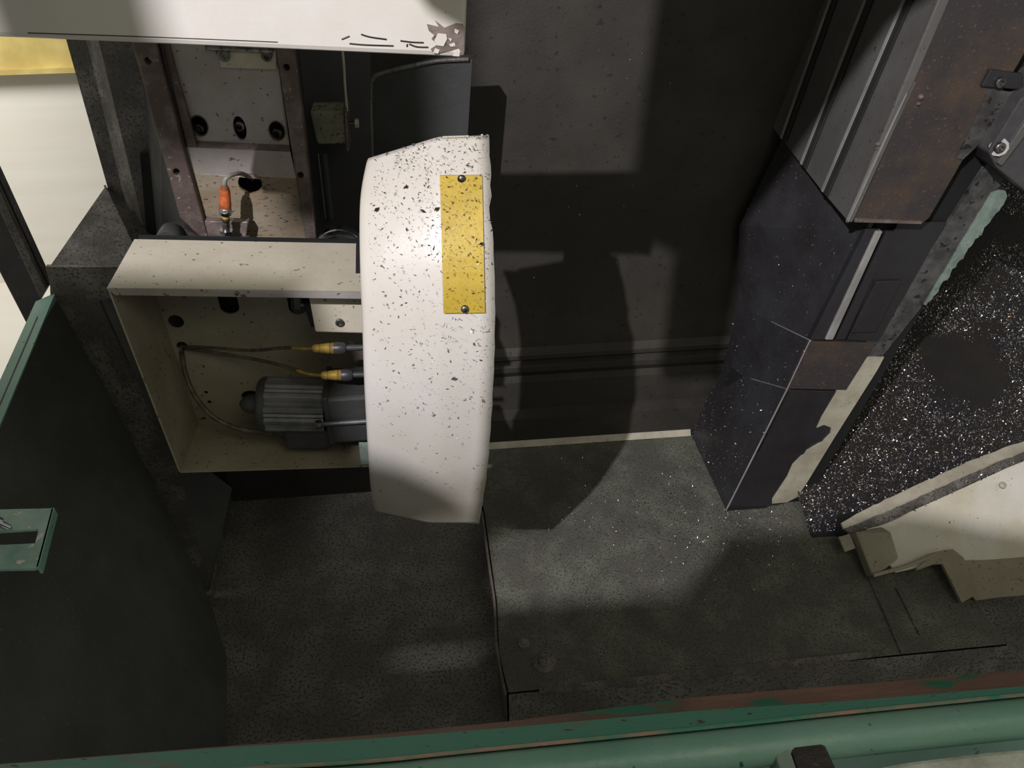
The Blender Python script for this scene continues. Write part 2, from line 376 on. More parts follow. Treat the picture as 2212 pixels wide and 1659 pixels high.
# ---- what is seen outside through the opening
ow = onY(0, 160, 2.6)
out = mk('wall_outside', plate([V((-2.6, 2.6, -.3)), V((-.6, 2.6, -.3)), V((-.6, 2.6, 2.2)), V((-2.6, 2.6, 2.2))], (0, .03, 0)), m_outside, kind='structure')
zr0, zr1 = onY(60, 158, 2.56).z, onY(60, 100, 2.56).z
yr = thing('yellow_rail', 'yellow painted horizontal rail on the cream wall outside the opening', 'rail', (-1.4, 2.585, zr0))
mk('rail_face', plate([V((-2.4, 2.57, zr0)), V((-.75, 2.57, zr0)), V((-.75, 2.57, zr1 + .10)), V((-2.4, 2.57, zr1 + .10))], (0, .03, 0)), m_yrail, yr)
mk('rail_lip', plate([V((-2.4, 2.545, zr0)), V((-.75, 2.545, zr0)), V((-.75, 2.545, zr0 + .014)), V((-2.4, 2.545, zr0 + .014))], (0, .03, 0)), m_yrail, yr)
shop_floor = mk('floor_outside', plate([V((-2.6, 1.7, .30)), V((-.84, 1.7, .30)), V((-.84, 2.6, .30)), V((-2.6, 2.6, .30))], (0, 0, -.03)), m_outside, kind='structure')
pt = thing('frame_post', 'dark slanting door frame post at the left edge, in front of the cream wall', 'post', onY(70, 640, 1.70))
a, b = onY(-75, 230, 1.70), onY(104, 618, 1.70); c, d = onY(56, 700, 1.70), onY(-110, 380, 1.70)
mk('post_face', plate([a, b, c, d], (0, .03, 0)), m_post, pt, bevel=.004)
mk('post_edge', plate([a + V((0, -.002, 0)), b + V((0, -.002, 0)), b.lerp(c, .25) + V((0, -.002, 0)), a.lerp(d, .2) + V((0, -.002, 0))], (0, -.012, 0)), m_flange, pt, bevel=.002)
mk('foot', plate(PY([(98, 576), (152, 576), (134, 616), (108, 618)], 1.62), (0, .01, 0)), m_peel, pt, label='bare speckled metal foot')

# ================================================================ SLIDE PLATE BEHIND THE HOUSING
YP = 1.52
sp = thing('slide_plate', 'stained grey steel slide plate with three slots between two rusty rails', 'machine panel', onY(560, 515, YP) + V((0, 0, -.05)))
rows = [(95, 335, 600, YP), (147, 352, 603, YP - .004), (303, 396, 625, YP), (318, 400, 627, YP - .012), (375, 414, 640, YP - .014), (520, 452, 690, YP - .016)]
bz = lambda r: (onY(r[1], r[0], r[3]), onY(r[2], r[0] + 10, r[3]))
tops = [bz(r) for r in rows]
tops[0] = (tops[0][0] + V((0, 0, .1)), tops[0][1] + V((0, 0, .1)))
ui, wi = EX, EZ
def slot(cx, cy, y, ru, rw): return circ(onY(cx, cy, y), EX, EZ, ru, rw, 18)
def quadrow(i): return [tops[i][0], tops[i][1], tops[i + 1][1], tops[i + 1][0]]
mk('upper_sheet', plate(quadrow(0), (0, .008, 0)), m_steel, sp)
pl2 = [p.copy() for p in quadrow(1)]
hl = [slot(430, 272, YP - .002, .0155, .019), slot(518, 277, YP - .002, .0115, .022), slot(598, 283, YP - .002, .0145, .018)]
mk('slotted_sheet', plate(pl2, (0, .008, 0), hl), m_steel, sp)
mk('fold', plate(quadrow(2), (0, .008, 0)), m_peel, sp)
mk('lower_sheet', plate(quadrow(3), (0, .008, 0)), m_steel, sp, label='brighter band of the plate')
mk('stained_sheet', plate(quadrow(4), (0, .008, 0), [slot(540, 396, YP - .015, .022, .020)]), m_stain, sp, label='rust stained lower sheet with a round cable hole')
mk('backing', plate(PY([(330, 60), (620, 60), (690, 540), (440, 540)], YP + .05), (0, .01, 0)), m_black, sp)
for (x, y) in ((430, 274), (518, 277), (598, 285)):
    p = onY(x, y - (5 if x == 518 else -3), YP + .02)
    mk('bolt', bolt_geo(p + V((0, .012, 0)), -EY, .0105, .018), m_bolt, sp)
# thin pressing around each slot
for h_ in hl[:1] + hl[2:]:
    mk('slot_rim', tube([p + V((0, -.001, 0)) for p in h_ + h_[:1]], .0009, 5, 1), m_rail, sp)
mk('type_label', plate(PY([(472, 108), (596, 110), (597, 150), (477, 146)], YP - .010), (0, .004, 0)), m_pale, sp, label='small pale plate under the white beam')
for x in (486, 577):
    mk('label_bolt', bolt_geo(onY(x, 120, YP - .010), -EY, .009, .006), m_bolt, sp)
mk('guide_rod', cyl(onY(444, 103, YP - .015), onY(590, 110, YP - .015), .004, 10), m_bolt, sp)
lr = [onY(283, 92, YP - .03), onY(335, 94, YP - .03), onY(398, 330, YP - .03), onY(450, 515, YP - .03), onY(432, 512, YP - .03), onY(388, 470, YP - .03)]
up = V((0, 0, .1))
def holeloop(x, y, yy, r): return circ(onY(x, y, yy), EX, EZ, r, r, 14)
mk('rail', plate([lr[0] + up, lr[1] + up, lr[1], lr[2], lr[3], lr[4], lr[5], lr[0]][:1] + [lr[1] + up, lr[2], lr[3], lr[4], lr[5]], (0, .028, 0),
   [holeloop(319, 132, YP - .03, .0055), holeloop(381, 372, YP - .03, .0055)]), m_rail, sp, bevel=.003)
rr = [onY(596, 96, YP - .02) + up, onY(640, 98, YP - .02) + up, onY(660, 290, YP - .02), onY(684, 520, YP - .02), onY(660, 520, YP - .02), onY(626, 300, YP - .02)]
mk('rail', plate(rr, (0, .02, 0), [holeloop(619, 146, YP - .02, .0055), holeloop(649, 379, YP - .02, .0055)]), m_rail, sp, bevel=.003)
mk('rail_web', plate(PY([(352, 95), (364, 95), (480, 515), (452, 515)], YP - .012), (0, .01, 0)), m_rail, sp)

# sensor bracket, sensor
sb = thing('sensor_bracket', 'flat grey steel bracket behind the cream housing holding the orange sensor', 'bracket', onY(490, 515, 1.46))
mk('bracket_plate', plate(PY([(441, 478), (536, 480), (532, 508), (528, 524), (452, 522)], 1.47), (0, .02, 0)), m_rail, sb, bevel=.002)
mk('foot', plate([onY(452, 512, 1.45), onY(540, 514, 1.45), onY(536, 505, 1.49), onY(462, 503, 1.49)], (0, 0, -.006)), m_motor, sb)
se = thing('proximity_sensor', 'orange and silver proximity sensor standing upright with its grey cable', 'sensor', onY(489, 508, 1.44))
s0, s1 = onY(489, 507, 1.44), onY(485, 402, 1.44)
def sl(t): return s0.lerp(s1, t)
mk('barrel', lathe(sl(0), sl(.33), [(0, .0065), (.9, .0065), (.92, .0078), (1, .0078)], 18), m_bolt, se, smooth=True)
mk('nut', lathe(sl(.03), sl(.10), [(0, .0125), (1, .0125)], 6), m_chrome, se, label='hexagonal nut')
mk('neck', lathe(sl(.33), sl(.44), [(0, .0058), (.3, .0072), (.5, .0058), (1, .0066)], 16), m_ywire, se, smooth=True)
mk('coupling_ring', lathe(sl(.42), sl(.56), [(0, .0100), (.15, .0112), (.85, .0112), (1, .0100)], 22), m_chrome, se, smooth=True)
mk('grip', lathe(sl(.56), sl(1.0), [(0, .0098), (.1, .0108), (.75, .0096), (1, .0068)], 20), m_orange, se, smooth=True, label='orange plastic grip')
mk('cable', tube([sl(.99), onY(487, 388, 1.44), onY(500, 378, 1.45), onY(522, 375, 1.48), onY(545, 386, 1.55)], .0042, 10), m_gwire, se, smooth=True)

# ---- dark bay right of the slide plate
bay = thing('bay_panel', 'black panel right of the rusty rail, behind the white curved cover', 'machine panel', onY(720, 520, 1.70))
mk('panel', plate([*PY([(640, 40), (800, 40)], 1.7), *PY([(800, 560), (690, 560)], 1.7)], (0, .012, 0)), mat('bay_black', '#4a494b', '#3f3e40', .5, 6, .6, bump=.1), bay)
mk('pipe', cyl(onY(697, 330, 1.66), onY(712, 470, 1.66), .010, 14), m_darkm, bay, smooth=True)
lb = thing('limit_block', 'small olive grey block with a thin plate and a bolt beside the wire', 'block', onY(712, 315, 1.60))
mk('block', plate(PY([(670, 240), (744, 239), (748, 311), (686, 312)], 1.60), (0, .06, 0)), m_olive, lb, bevel=.003)
mk('side_plate', plate(PY([(744, 236), (749, 236), (754, 327), (749, 328)], 1.59), (0, .07, 0)), m_rail, lb)
mk('bolt_shank', cyl(onY(750, 266, 1.61), onY(768, 266, 1.61), .0035, 10), m_bolt, lb)
mk('bolt_head', lathe(onY(767, 266, 1.61), onY(775, 266, 1.61), [(0, .009), (1, .009)], 6), m_pale, lb, label='pale hexagonal bolt head')
wz = onY(741, 118, 1.60)
mk('wire', tube([wz + V((0, 0, .12)), wz, onY(745, 180, 1.60), onY(750, 240, 1.60)], .0024, 6), m_pale, label='thin pale wire hanging from the white beam down to the olive block', cat='wire')
# dark rear cover with a lighter rim
rc = thing('rear_cover', 'black rear cover with a worn rounded rim, under the end of the white beam', 'cover', onY(900, 330, 1.72))
rim = [(806, 420), (803, 320), (800, 200), (806, 170), (830, 157), (900, 140), (950, 131), (1012, 128)]
mk('plate', plate(PY([(806, 480), (803, 320), (800, 200), (806, 170), (830, 157), (900, 140), (950, 131), (1020, 128), (1010, 300), (1002, 480)], 1.75), (0, .04, 0)), mat('rear_black', '#3d3e3d', '#343534', .5, 6, .6, speck='#454644', sscale=150, sthr=.71, bump=.15), rc)
mk('rim', tube([onY(*p, 1.745) for p in rim], .0045, 8), m_flange, rc, smooth=True)

# ---- chrome roller half hidden by the housing
ro = thing('chrome_roller', 'polished steel roller peeking over the cream housing beside the white cover', 'roller', onY(732, 520, 1.47))
rc0 = onY(735, 545, 1.47)
mk('ring', lathe(rc0 + V((0, -.025, 0)), rc0 + V((0, .02, 0)), [(0, .036), (0, .046), (.1, .048), (.45, .048), (.5, .044), (.6, .048), (1, .048), (1, .03)], 36), m_chrome, ro, smooth=40)
mk('hub', lathe(rc0 + V((0, -.03, 0)), rc0 + V((0, .0, 0)), [(0, .02), (.2, .034), (1, .034)], 24), m_darkm, ro)
ro2 = thing('dark_roller', 'dark greasy roller in shadow over the left end of the cream housing', 'roller', onY(372, 512, 1.47))
rc1 = onY(368, 512, 1.48)
mk('ring', lathe(rc1 + V((-.0, -.02, 0)), rc1 + V((0, .02, 0)), [(0, .012), (0, .02), (.1, .023), (.9, .023), (1, .02)], 28), m_darkm, ro2, smooth=40)
mk('arm', plate(PY([(365, 488), (395, 492), (440, 516), (350, 516)], 1.50), (0, .02, 0)), m_post, ro2)

# ================================================================ CREAM HOUSING (open box)
YF, YR = 1.20, 1.37
A0, A1 = onY(230, 622, YF), onY(782, 630, YF)      # front top edge
B0, B1 = onY(290, 516, YR), onY(800, 526, YR)      # rear top edge
D0 = onY(390, 1019, YF); D1 = onY(800, 1006, YF)
E0, E1 = onY(430, 915, YR), onY(800, 905, YR)
BC0 = onY(325, 640, YR)
hs = thing('magazine_housing', 'cream open-fronted sheet metal housing holding the motor, left of the white cover', 'housing', (D0 + D1) / 2 + V((0, .08, 0)))
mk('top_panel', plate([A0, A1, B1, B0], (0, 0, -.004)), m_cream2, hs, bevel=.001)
lip = .013
mk('front_lip', plate([A0 + V((0, -.001, 0)), A1 + V((0, -.001, 0)), A1 + V((0, -.001, -lip)), A0 + V((0.01, -.001, -lip))], (0, .003, 0)), m_steel, hs, label='folded grey lip under the top panel')
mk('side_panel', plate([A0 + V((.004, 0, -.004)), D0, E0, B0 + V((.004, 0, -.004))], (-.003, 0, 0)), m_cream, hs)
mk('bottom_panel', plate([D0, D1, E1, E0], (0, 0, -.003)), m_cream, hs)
T0, T1 = B0 + V((0, 0, -.004)), B1 + V((0, 0, -.004))
def cb(x, y, r, r2=None, n=20): return circ(onY(x, y, YR), EX, EZ, r, r2, n)
def slotU(x0, x1, y0, y1):
    a, b = onY(x0, y1, YR), onY(x1, y1, YR); r = (b.x - a.x) / 2; c = (a + b) / 2; t = onY((x0 + x1) / 2, y0, YR)
    pts = [c + EX * r * math.cos(q) + EZ * r * math.sin(q) * .8 for q in [math.pi + i * math.pi / 10 for i in range(11)]]
    return [V((pts[0].x, YR, t.z))] + pts + [V((pts[-1].x, YR, t.z))]
holes = [cb(380, 695, .0145), cb(393, 748, .0105), slotU(475, 517, 637, 664), slotU(624, 662, 637, 666),
         cb(445, 848, .0042), cb(452, 869, .0045), cb(440, 905, .0045), cb(542, 856, .019, .014)]
mk('back_panel', plate([T0, T1, E1, E0], (0, .004, 0), holes), m_cream, hs)
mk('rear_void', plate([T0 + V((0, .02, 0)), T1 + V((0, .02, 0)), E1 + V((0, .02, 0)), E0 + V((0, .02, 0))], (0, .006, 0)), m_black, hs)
mk('mark', plate(PY([(325, 740), (333, 740), (334, 772), (328, 770)], 1.30), (0, .002, 0)), m_flange, hs)
mk('screw', bolt_geo(onY(512, 633, YF - .002), -EY, .0035, .003), m_bolt, hs)
mk('end_tab', plate(PY([(775, 958), (800, 958), (800, 1003), (780, 1003)], 1.19), (0, .004, 0)), m_palegr, hs)
mk('edge_trim', plate(PY([(769, 530), (778, 530), (782, 612), (768, 612)], 1.26), (0, .05, 0)), m_black, hs)

# mounting bracket (cream block) with hole and plug
mb = thing('mounting_bracket', 'pale cream bracket with a round screw inside the housing, next to the white cover', 'bracket', onY(725, 720, 1.25))
mk('face', plate(PY([(666, 638), (800, 638), (800, 721), (681, 718)], 1.24), (0, .10, 0)), m_cream2, mb, bevel=.003)
mk('screw', bolt_geo(onY(734, 696, 1.24), -EY, .0075, .004), m_bolt, mb)
mk('side_strip', plate(PY([(655, 655), (668, 655), (680, 706), (672, 707)], 1.25), (0, .08, 0)), m_black, mb)
cn = thing('cable_plug', 'black and silver plug in the slot left of the pale cream bracket', 'plug', onY(645, 676, 1.35))
mk('body', plate(PY([(627, 640), (664, 640), (662, 672), (652, 679), (634, 677), (628, 668)], 1.34), (0, .02, 0)), m_blackp, cn, bevel=.002)
mk('latch', plate(PY([(635, 645), (650, 645), (650, 670), (636, 668)], 1.335), (0, .006, 0)), m_motor, cn)
mk('nose', cyl(onY(650, 656, 1.335), onY(668, 657, 1.335), .009, 14), m_bolt, cn)

# motor
mo = thing('geared_motor', 'finned grey electric motor with dark gearbox and terminal box', 'motor', onY(640, 950, 1.30))
m0, m1 = onY(560, 873, 1.27), onY(708, 876, 1.27)
RM = .0530
ax = (m1 - m0); ax.x, ax.y, ax.z = ax.x, 0, ax.z; m1 = m0 + ax
u, w = basis(ax)
prof = []
def finned(p0, p1, R):
    vs, fs = [], []; N = 72; ring = []
    for i in range(N):
        r = R if (i % 6) in (0, 1, 2) or 26 <= i <= 33 else (R - .0045 if i % 2 else R - .002)
        ring.append(r)
    for t in (0.0, 1.0):
        c = V(p0).lerp(V(p1), t)
        vs += [c + (u * math.cos(2 * math.pi * i / N) + w * math.sin(2 * math.pi * i / N)) * ring[i] for i in range(N)]
    fs = [(i, (i + 1) % N, N + (i + 1) % N, N + i) for i in range(N)] + [tuple(range(N)), tuple(range(N, 2 * N))]
    return vs, fs
mk('fin_body', finned(m0.lerp(m1, .10), m0.lerp(m1, .97), RM), m_motor, mo)
mk('end_bell', lathe(m0.lerp(m1, -.02), m0.lerp(m1, .12), [(0, .030), (.1, .046), (.5, .0525), (1, .0535)], 40), m_darkm, mo, smooth=50)
mk('fan_cap', lathe(m0.lerp(m1, -.28), m0.lerp(m1, .0), [(0, .004), (.15, .012), (.5, .018), (1, .020)], 24), m_darkm, mo, smooth=True)
g0 = m0.lerp(m1, .97)
gw = .11
mk('gearbox', boxp(m1 + V((.062, 0, -.0005)), .125, .104, .106), m_darkm, mo, bevel=.006)
mk('flange', boxp(m1 + V((.006, 0, 0)), .012, .108, .112), m_darkm, mo, bevel=.004)
mk('tie_rod', cyl(m1 + V((-.010, -.060, .002)), m1 + V((.12, -.060, .002)), .0045, 12), m_motor, mo, smooth=True)
mk('rod_nut', cyl(m1 + V((-.016, -.060, .002)), m1 + V((-.006, -.060, .002)), .008, 6), m_bolt, mo)
tbx = onY(665, 950, 1.25)
mk('terminal_box', plate(PY([(615, 930), (718, 930), (716, 966), (708, 971), (622, 971), (616, 964)], 1.235), (0, .06, 0)), m_blackp, mo, bevel=.003)
mk('box_step', plate(PY([(588, 930), (620, 930), (618, 944), (592, 942)], 1.24), (0, .05, 0)), m_blackp, mo, bevel=.002)

# two yellow sensor leads + grey motor cable
def lead(x0, y0, x1, y1, pts, label):
    t = thing('sensor_lead', label, 'cable', onY(x0, y0 + 14, 1.25), None)
    a, b = onY(x0, y0, 1.22), onY(x1, y1, 1.22); d = b - a
    mk('yellow_plug', lathe(a, b, [(0, .0055), (.12, .0075), (.3, .0080), (.33, .0070), (.38, .0082), (.8, .0098), (.83, .0088), (.87, .0100), (1, .0100)], 20), m_ywire, t, smooth=40)
    mk('black_socket', lathe(b, b + d * .55, [(0, .0105), (.3, .0115), (.8, .0105), (1, .008)], 20), m_blackp, t, smooth=40)
    mk('socket_tail', cyl(b + d * .5, b + d * 1.4, .0055, 12), m_darkm, t, smooth=True)
    pts = [onY(px, py, yy) for px, py, yy in pts]
    k = len(pts) // 2 + 1
    mk('clean_wire', tube([pts[-2], pts[-1], a + d * .03], .0029, 8), m_ywire, t, smooth=True)
    mk('dirty_wire', tube(pts[:-1], .0033, 8), m_dwire, t, smooth=True)
    return t
lead(675, 753, 722, 752, [(393, 750, 1.39), (405, 749, 1.36), (470, 752, 1.34), (540, 757, 1.32), (605, 752, 1.27), (632, 751, 1.24), (655, 753, 1.225)], 'upper yellow plug with a dirty wire running to the round hole')
lead(694, 811, 738, 810, [(393, 752, 1.39), (410, 753, 1.36), (490, 766, 1.34), (560, 778, 1.31), (610, 790, 1.27), (642, 800, 1.24), (668, 808, 1.225)], 'lower yellow plug just above the motor, its wire sagging from the hole')
# grease bundle round the upper lead
mk('motor_cable', tube([onY(392, 752, 1.39), onY(394, 770, 1.35), onY(401, 810, 1.32), (onY(420, 853, 1.30)), onY(455, 896, 1.29), onY(500, 921, 1.28), onY(545, 931, 1.27), onY(590, 934, 1.27)], .0048, 10), m_dwire, smooth=True,
   label='dark round cable looping down from the hole to the bottom of the motor', cat='cable')

# ================================================================ WHITE CURVED COVER
st = [ # (right px,py,Y) (fold px,py) (left px,py)
 ((1057, 292, 1.19), (945, 296), (792, 338)),
 ((1061, 400, 1.13), (950, 402), (779, 430)),
 ((1067, 550, 1.07), (954, 553), (779, 570)),
 ((1069, 700, 1.04), (956, 702), (784, 710)),
 ((1065, 850, 1.03), (955, 852), (789, 852)),
 ((1054, 1000, 1.05), (950, 1003), (797, 992)),
 ((1044, 1080, 1.09), (938, 1083), (802, 1060)),
 ((1035, 1132, 1.13), (925, 1132), (810, 1107))]
Rp = spline([onY(*s[0][:2], s[0][2]) for s in st], 6)
Fp = spline([onY(*s[1], s[0][2] + .002) for s in st], 6)
Lp = spline([onY(*s[2], s[0][2] + .030) for s in st], 6)
cv = thing('guard_cover', 'large white curved sheet metal guard cover in the middle, speckled with chips', 'machine cover', V((Fp[-1].x, 1.25, Rp[-1].z)))
rows = []
for i, (r, f, l) in enumerate(zip(Rp, Fp, Lp)):
    j = noise.noise(V((i * .9, 3.1, 0))) * .0022 + (random.random() - .5) * .0012
    if i in (8, 9): j -= .004
    dz = -.065 * max(0, 1 - i / 10)
    row = [l + V((-.001, .10, dz * 1.3)), l + V((-.002, .03, dz * .5)), l + V((-.0015, .008, dz * .16)), l + V((.002, .001, dz * .05)), l + V((.009, -.003, 0)) ]
    l2 = row[-1]
    row += [l2.lerp(f, .25), l2.lerp(f, .5), l2.lerp(f, .75), l2.lerp(f, .92), f + V((.002, .0004, 0)), f.lerp(r, .12), f.lerp(r, .4), f.lerp(r, .7), r + V((j, 0, 0)), r + V((j - .001, .004, 0))]
    rows.append(row)
# round the upper and lower left corners a little
nR, nC = len(rows), len(rows[0])
vs = [p for r in rows for p in r]
fs = [(i * nC + j, i * nC + j + 1, (i + 1) * nC + j + 1, (i + 1) * nC + j) for i in range(nR - 1) for j in range(nC - 1)]
sh = mk('shell', (vs, fs), m_white, cv, smooth='all')
so = sh.modifiers.new('thickness', 'SOLIDIFY'); so.thickness = .003; so.offset = 1
def at_cover(a, b):      # a across 0..1 (fold at .6), b along 0..1 -> point, normal on the shell
    i = b * (nR - 1); i0 = min(int(i), nR - 2); t = i - i0
    R_ = Rp[i0].lerp(Rp[i0 + 1], t); F_ = Fp[i0].lerp(Fp[i0 + 1], t); L_ = (Lp[i0].lerp(Lp[i0 + 1], t)) + V((.009, -.003, 0))
    p = L_.lerp(F_, a / .6) if a < .6 else F_.lerp(R_, (a - .6) / .4)
    al = (Rp[i0 + 1] - Rp[i0]).normalized(); ac = ((F_ - L_) if a < .6 else (R_ - F_)).normalized()
    n = ac.cross(al); n = n if n.y < 0 else -n
    return p, n.normalized()
# side cheeks
def cheek(pts, dx, name, lab=None):
    b = [p + V((dx, .006, 0)) for p in pts]
    back = [V((b[-1].x, 1.40, b[-1].z + .10)), V((b[0].x, 1.40, b[0].z - .10))]
    return mk(name, plate([V((p.x, p.y, p.z)) for p in b] + back, (.003, 0, 0)), m_white, cv)
cheek(Rp, -.012, 'side_panel')
# warning plate
yc = [onY(950, 377, 1.14), onY(1041, 376, 1.14), onY(1047, 672, 1.035), onY(958, 673, 1.035)]
def cov_px(px, py, ac=.8):      # surface point below a pixel on the right facet
    lo, hi = 0, 1
    for _ in range(30):
        m = (lo + hi) / 2; q = at_cover(ac, m)[0]; r = q - C0; c = M3.transposed() @ r
        yy = 829.5 + c.y / c.z * F
        if yy < py: lo = m
        else: hi = m
    y = at_cover(ac, lo)[0].y
    return onY(px, py, y)
N = 10; pv = []
for i in range(N + 1):
    t = i / N; a = cov_px(950 + 8 * t, 377 + 296 * t, .6); b = cov_px(1041 + 6 * t, 376 + 296 * t, .88)
    pv.append((a, b))
vs, fs = [], []
for a, b in pv: vs += [a + V((0, -.0050, 0)), b + V((0, -.0050, 0)), b + V((0, -.002, 0)), a + V((0, -.002, 0))]
for i in range(N):
    for j in range(4): fs.append((i * 4 + j, i * 4 + (j + 1) % 4, (i + 1) * 4 + (j + 1) % 4, (i + 1) * 4 + j))
fs += [(0, 1, 2, 3), (N * 4, N * 4 + 1, N * 4 + 2, N * 4 + 3)]
yp = mk('warning_plate', (vs, fs), m_yellow, cv, label='blank yellow plate held by two screws')
for x, y in ((997, 384), (1004, 664)):
    p = cov_px(x, y, .74) + V((0, -.0050, 0)); nn = V((0, -1, .25)).normalized()
    mk('rivet', lathe(p, p + nn * .0035, [(0, .0062), (.4, .0060), (.8, .0045), (1, .0015)], 18), m_bolt, yp, smooth=True)
hp = cov_px(915, 528); 
# dents / top edge wear
mk('worn_edge', tube([Fp[0].lerp(Rp[0], t) + V((0, -.002, 0)) for t in (.1, .3, .5, .6)], .0018, 6), m_pale, cv)
# chips sticking to the cover
def place_cover():
    while True:
        a, b = random.random(), random.random()
        w = (1.0 if b < .3 else .45 if b < .62 else .12 if b < .8 else .015) * (.55 + .9 * a)
        if random.random() < w:
            p, n = at_cover(.02 + .97 * a, b)
            if .58 < a < .92 and .12 < b < .46: p = p + V((0, -.0052, 0))
            return p + n * .0006, n
g1 = scatter(place_cover, 2100, .0038, (.06, .24, .65, .05), .15, (.1, .28))
def place_cover2():
    p, n = place_cover(); return p, n
g2 = scatter(place_cover2, 45, .0072, (.04, .16, .8, 0), .1, (.2, .6))
mk('cover_chips', join(g1, g2), CHM, kind='stuff', label='small dark metal chips stuck on the white curved cover and its yellow plate', cat='chips')

# ================================================================ WHITE BEAM, TOP LEFT
YW = .98
wbm = thing('white_beam', 'white painted beam across the top left with peeling paint at its right end', 'beam', onY(500, 100, YW))
a, b, c, d = onY(-60, 79, YW), onY(1004, 125, YW), onY(1010, -30, YW), onY(-60, -60, YW)
c = b + (c - b) * 1.8; d = a + (d - a) * 1.8
mk('beam_body', plate([a, b, c, d], (0, .05, 0)), m_white, wbm, bevel=.006)
# bare metal where the paint has flaked: uneven islands
mk('bare_patch', plate(PY([(922, 52), (948, 58), (940, 44), (960, 60), (985, 50), (1000, 52), (1003, 60), (1002, 118), (985, 122), (996, 112), (990, 104), (972, 110), (950, 114), (934, 112), (930, 106), (945, 96), (932, 84), (938, 76), (926, 66)], YW - .0008), (0, .004, 0)), m_peel, wbm, label='bare brown metal at the end')
for isl in ([(946, 72), (964, 74), (966, 84), (958, 100), (944, 98), (938, 88)], [(970, 96), (982, 92), (984, 100), (974, 101)], [(968, 82), (976, 84), (974, 90)], [(985, 108), (994, 112), (992, 122), (978, 121)], [(940, 104), (950, 108), (946, 116), (936, 114)], [(982, 62), (992, 66), (988, 74), (982, 70)]):
    mk('paint_flake', plate(PY(isl, YW - .0018), (0, .002, 0)), m_white, wbm)
for pts in (((780, 74), (800, 80), (835, 85)), ((755, 94), (790, 97), (850, 99)), ((738, 85), (750, 80), (755, 78)), ((865, 88), (890, 91), (915, 92)), ((884, 95), (900, 101), (925, 102)), ((880, 95), (879, 101))):
    mk('scratch', tube([onY(*p, YW - .0002) for p in pts], .0009, 5, 4), m_chipd, wbm)
mk('seam_line', tube([onY(60, 71, YW), onY(330, 80, YW), onY(600, 91, YW)], .0006, 5, 3), m_chipd, wbm)

# ================================================================ RIGHT COLUMN
A = V((.227, 0, .974)).normalized(); NL = A.cross(EY).normalized()
if NL.x > 0: NL = -NL
YC = 1.577
cl = thing('machine_column', 'black leaning machine column at right, speckled with bright chips', 'machine column', onY(1600, 1103, YC))
# left face: warped casting running back to the wall
fr = [onY(1568, 1103, YC), onY(1700, 840, YC), onY(1750, 735, YC), onY(1870, 500, YC), onY(2030, 120, YC), onY(2080, -40, YC)]
bk = [onY(1490, 930, 1.93), onY(1560, 800, 1.93), onY(1595, 660, 1.93), onY(1597, 488, 1.93), onY(1700, 280, 1.93), onY(1800, 40, 1.93)]
bk[0].z = 0.0; fr[0].z = 0.0
def facepanel(i):
    a, b = fr[i], fr[i + 1]; c, d = bk[i + 1], bk[i]; out_ = NL * (-.0015 * (i % 2))
    vs, fs = [], []; n = 6
    for s in range(n + 1):
        vs += [a.lerp(d, s / n), b.lerp(c, s / n)]
    m = len(vs); vs2 = vs + [v - NL * .01 for v in vs]
    for s in range(n):
        fs += [(2 * s, 2 * s + 1, 2 * s + 3, 2 * s + 2), (m + 2 * s, m + 2 * s + 2, m + 2 * s + 3, m + 2 * s + 1)]
        fs += [(2 * s, 2 * s + 2, m + 2 * s + 2, m + 2 * s), (2 * s + 1, m + 2 * s + 1, m + 2 * s + 3, 2 * s + 3)]
    fs += [(0, m, m + 1, 1), (2 * n, 2 * n + 1, m + 2 * n + 1, m + 2 * n)]
    return vs2, fs
for i in range(5):
    mk('side_plate', facepanel(i), m_col, cl, smooth=60)
for k2 in (1, 2):
    mk('seam', tube([fr[k2] + NL * .001, fr[k2].lerp(bk[k2], .5) + NL * .001], .0012, 5, 2), m_lip, cl)
# bright corner edge
mk('corner_edge', tube([fr[0] + V((0, -.001, 0)), fr[1] + V((0, -.001, 0)), fr[2] + V((0, -.001, 0)), fr[3] + V((0, -.001, 0))], .0022, 6, 2), m_lip, cl)
# body block behind the front
body = PY([(1568, 1103), (1700, 840), (1870, 500), (2080, -40), (2420, -40), (1740, 1086), (1668, 1103)], YC + .012)
mk('core', plate(body, (0, .30, 0)), m_black, cl)
mk('lower_panel', plate(PY([(1571, 1103), (1701, 843), (1826, 846), (1655, 1103)], YC), (0, .012, 0)), m_colf, cl, bevel=.0015)
mk('middle_panel', plate(PY([(1702, 840), (1750, 738), (1892, 742), (1828, 843)], YC - .004), (0, .016, 0)), m_rust, cl, bevel=.0015)
# ribs of the guide way
mk('guide_rail', plate(PY([(1750, 735), (1872, 495), (1900, 495), (1790, 735)], YC - .006), (0, .018, 0)), m_colf, cl, bevel=.002, label='polished guide rail edge')
mk('guide_rail', plate(PY([(1783, 735), (1893, 500), (1908, 500), (1800, 735)], YC - .012), (0, .02, 0)), m_lip, cl, bevel=.003)
mk('guide_rail', plate(PY([(1805, 735), (1915, 500), (1935, 500), (1826, 735)], YC - .003), (0, .012, 0)), m_colf, cl, bevel=.002)
mk('upper_panel', plate(PY([(1830, 735), (1940, 480), (2045, 480), (1898, 738)], YC - .001), (0, .012, 0)), m_colf, cl, bevel=.0015)
mk('slide_shoe', plate(PY([(1893, 608), (1950, 606), (1893, 718), (1838, 720)], YC - .008), (0, .012, 0)), m_colf, cl, bevel=.003, label='low dark block on the upper panel')
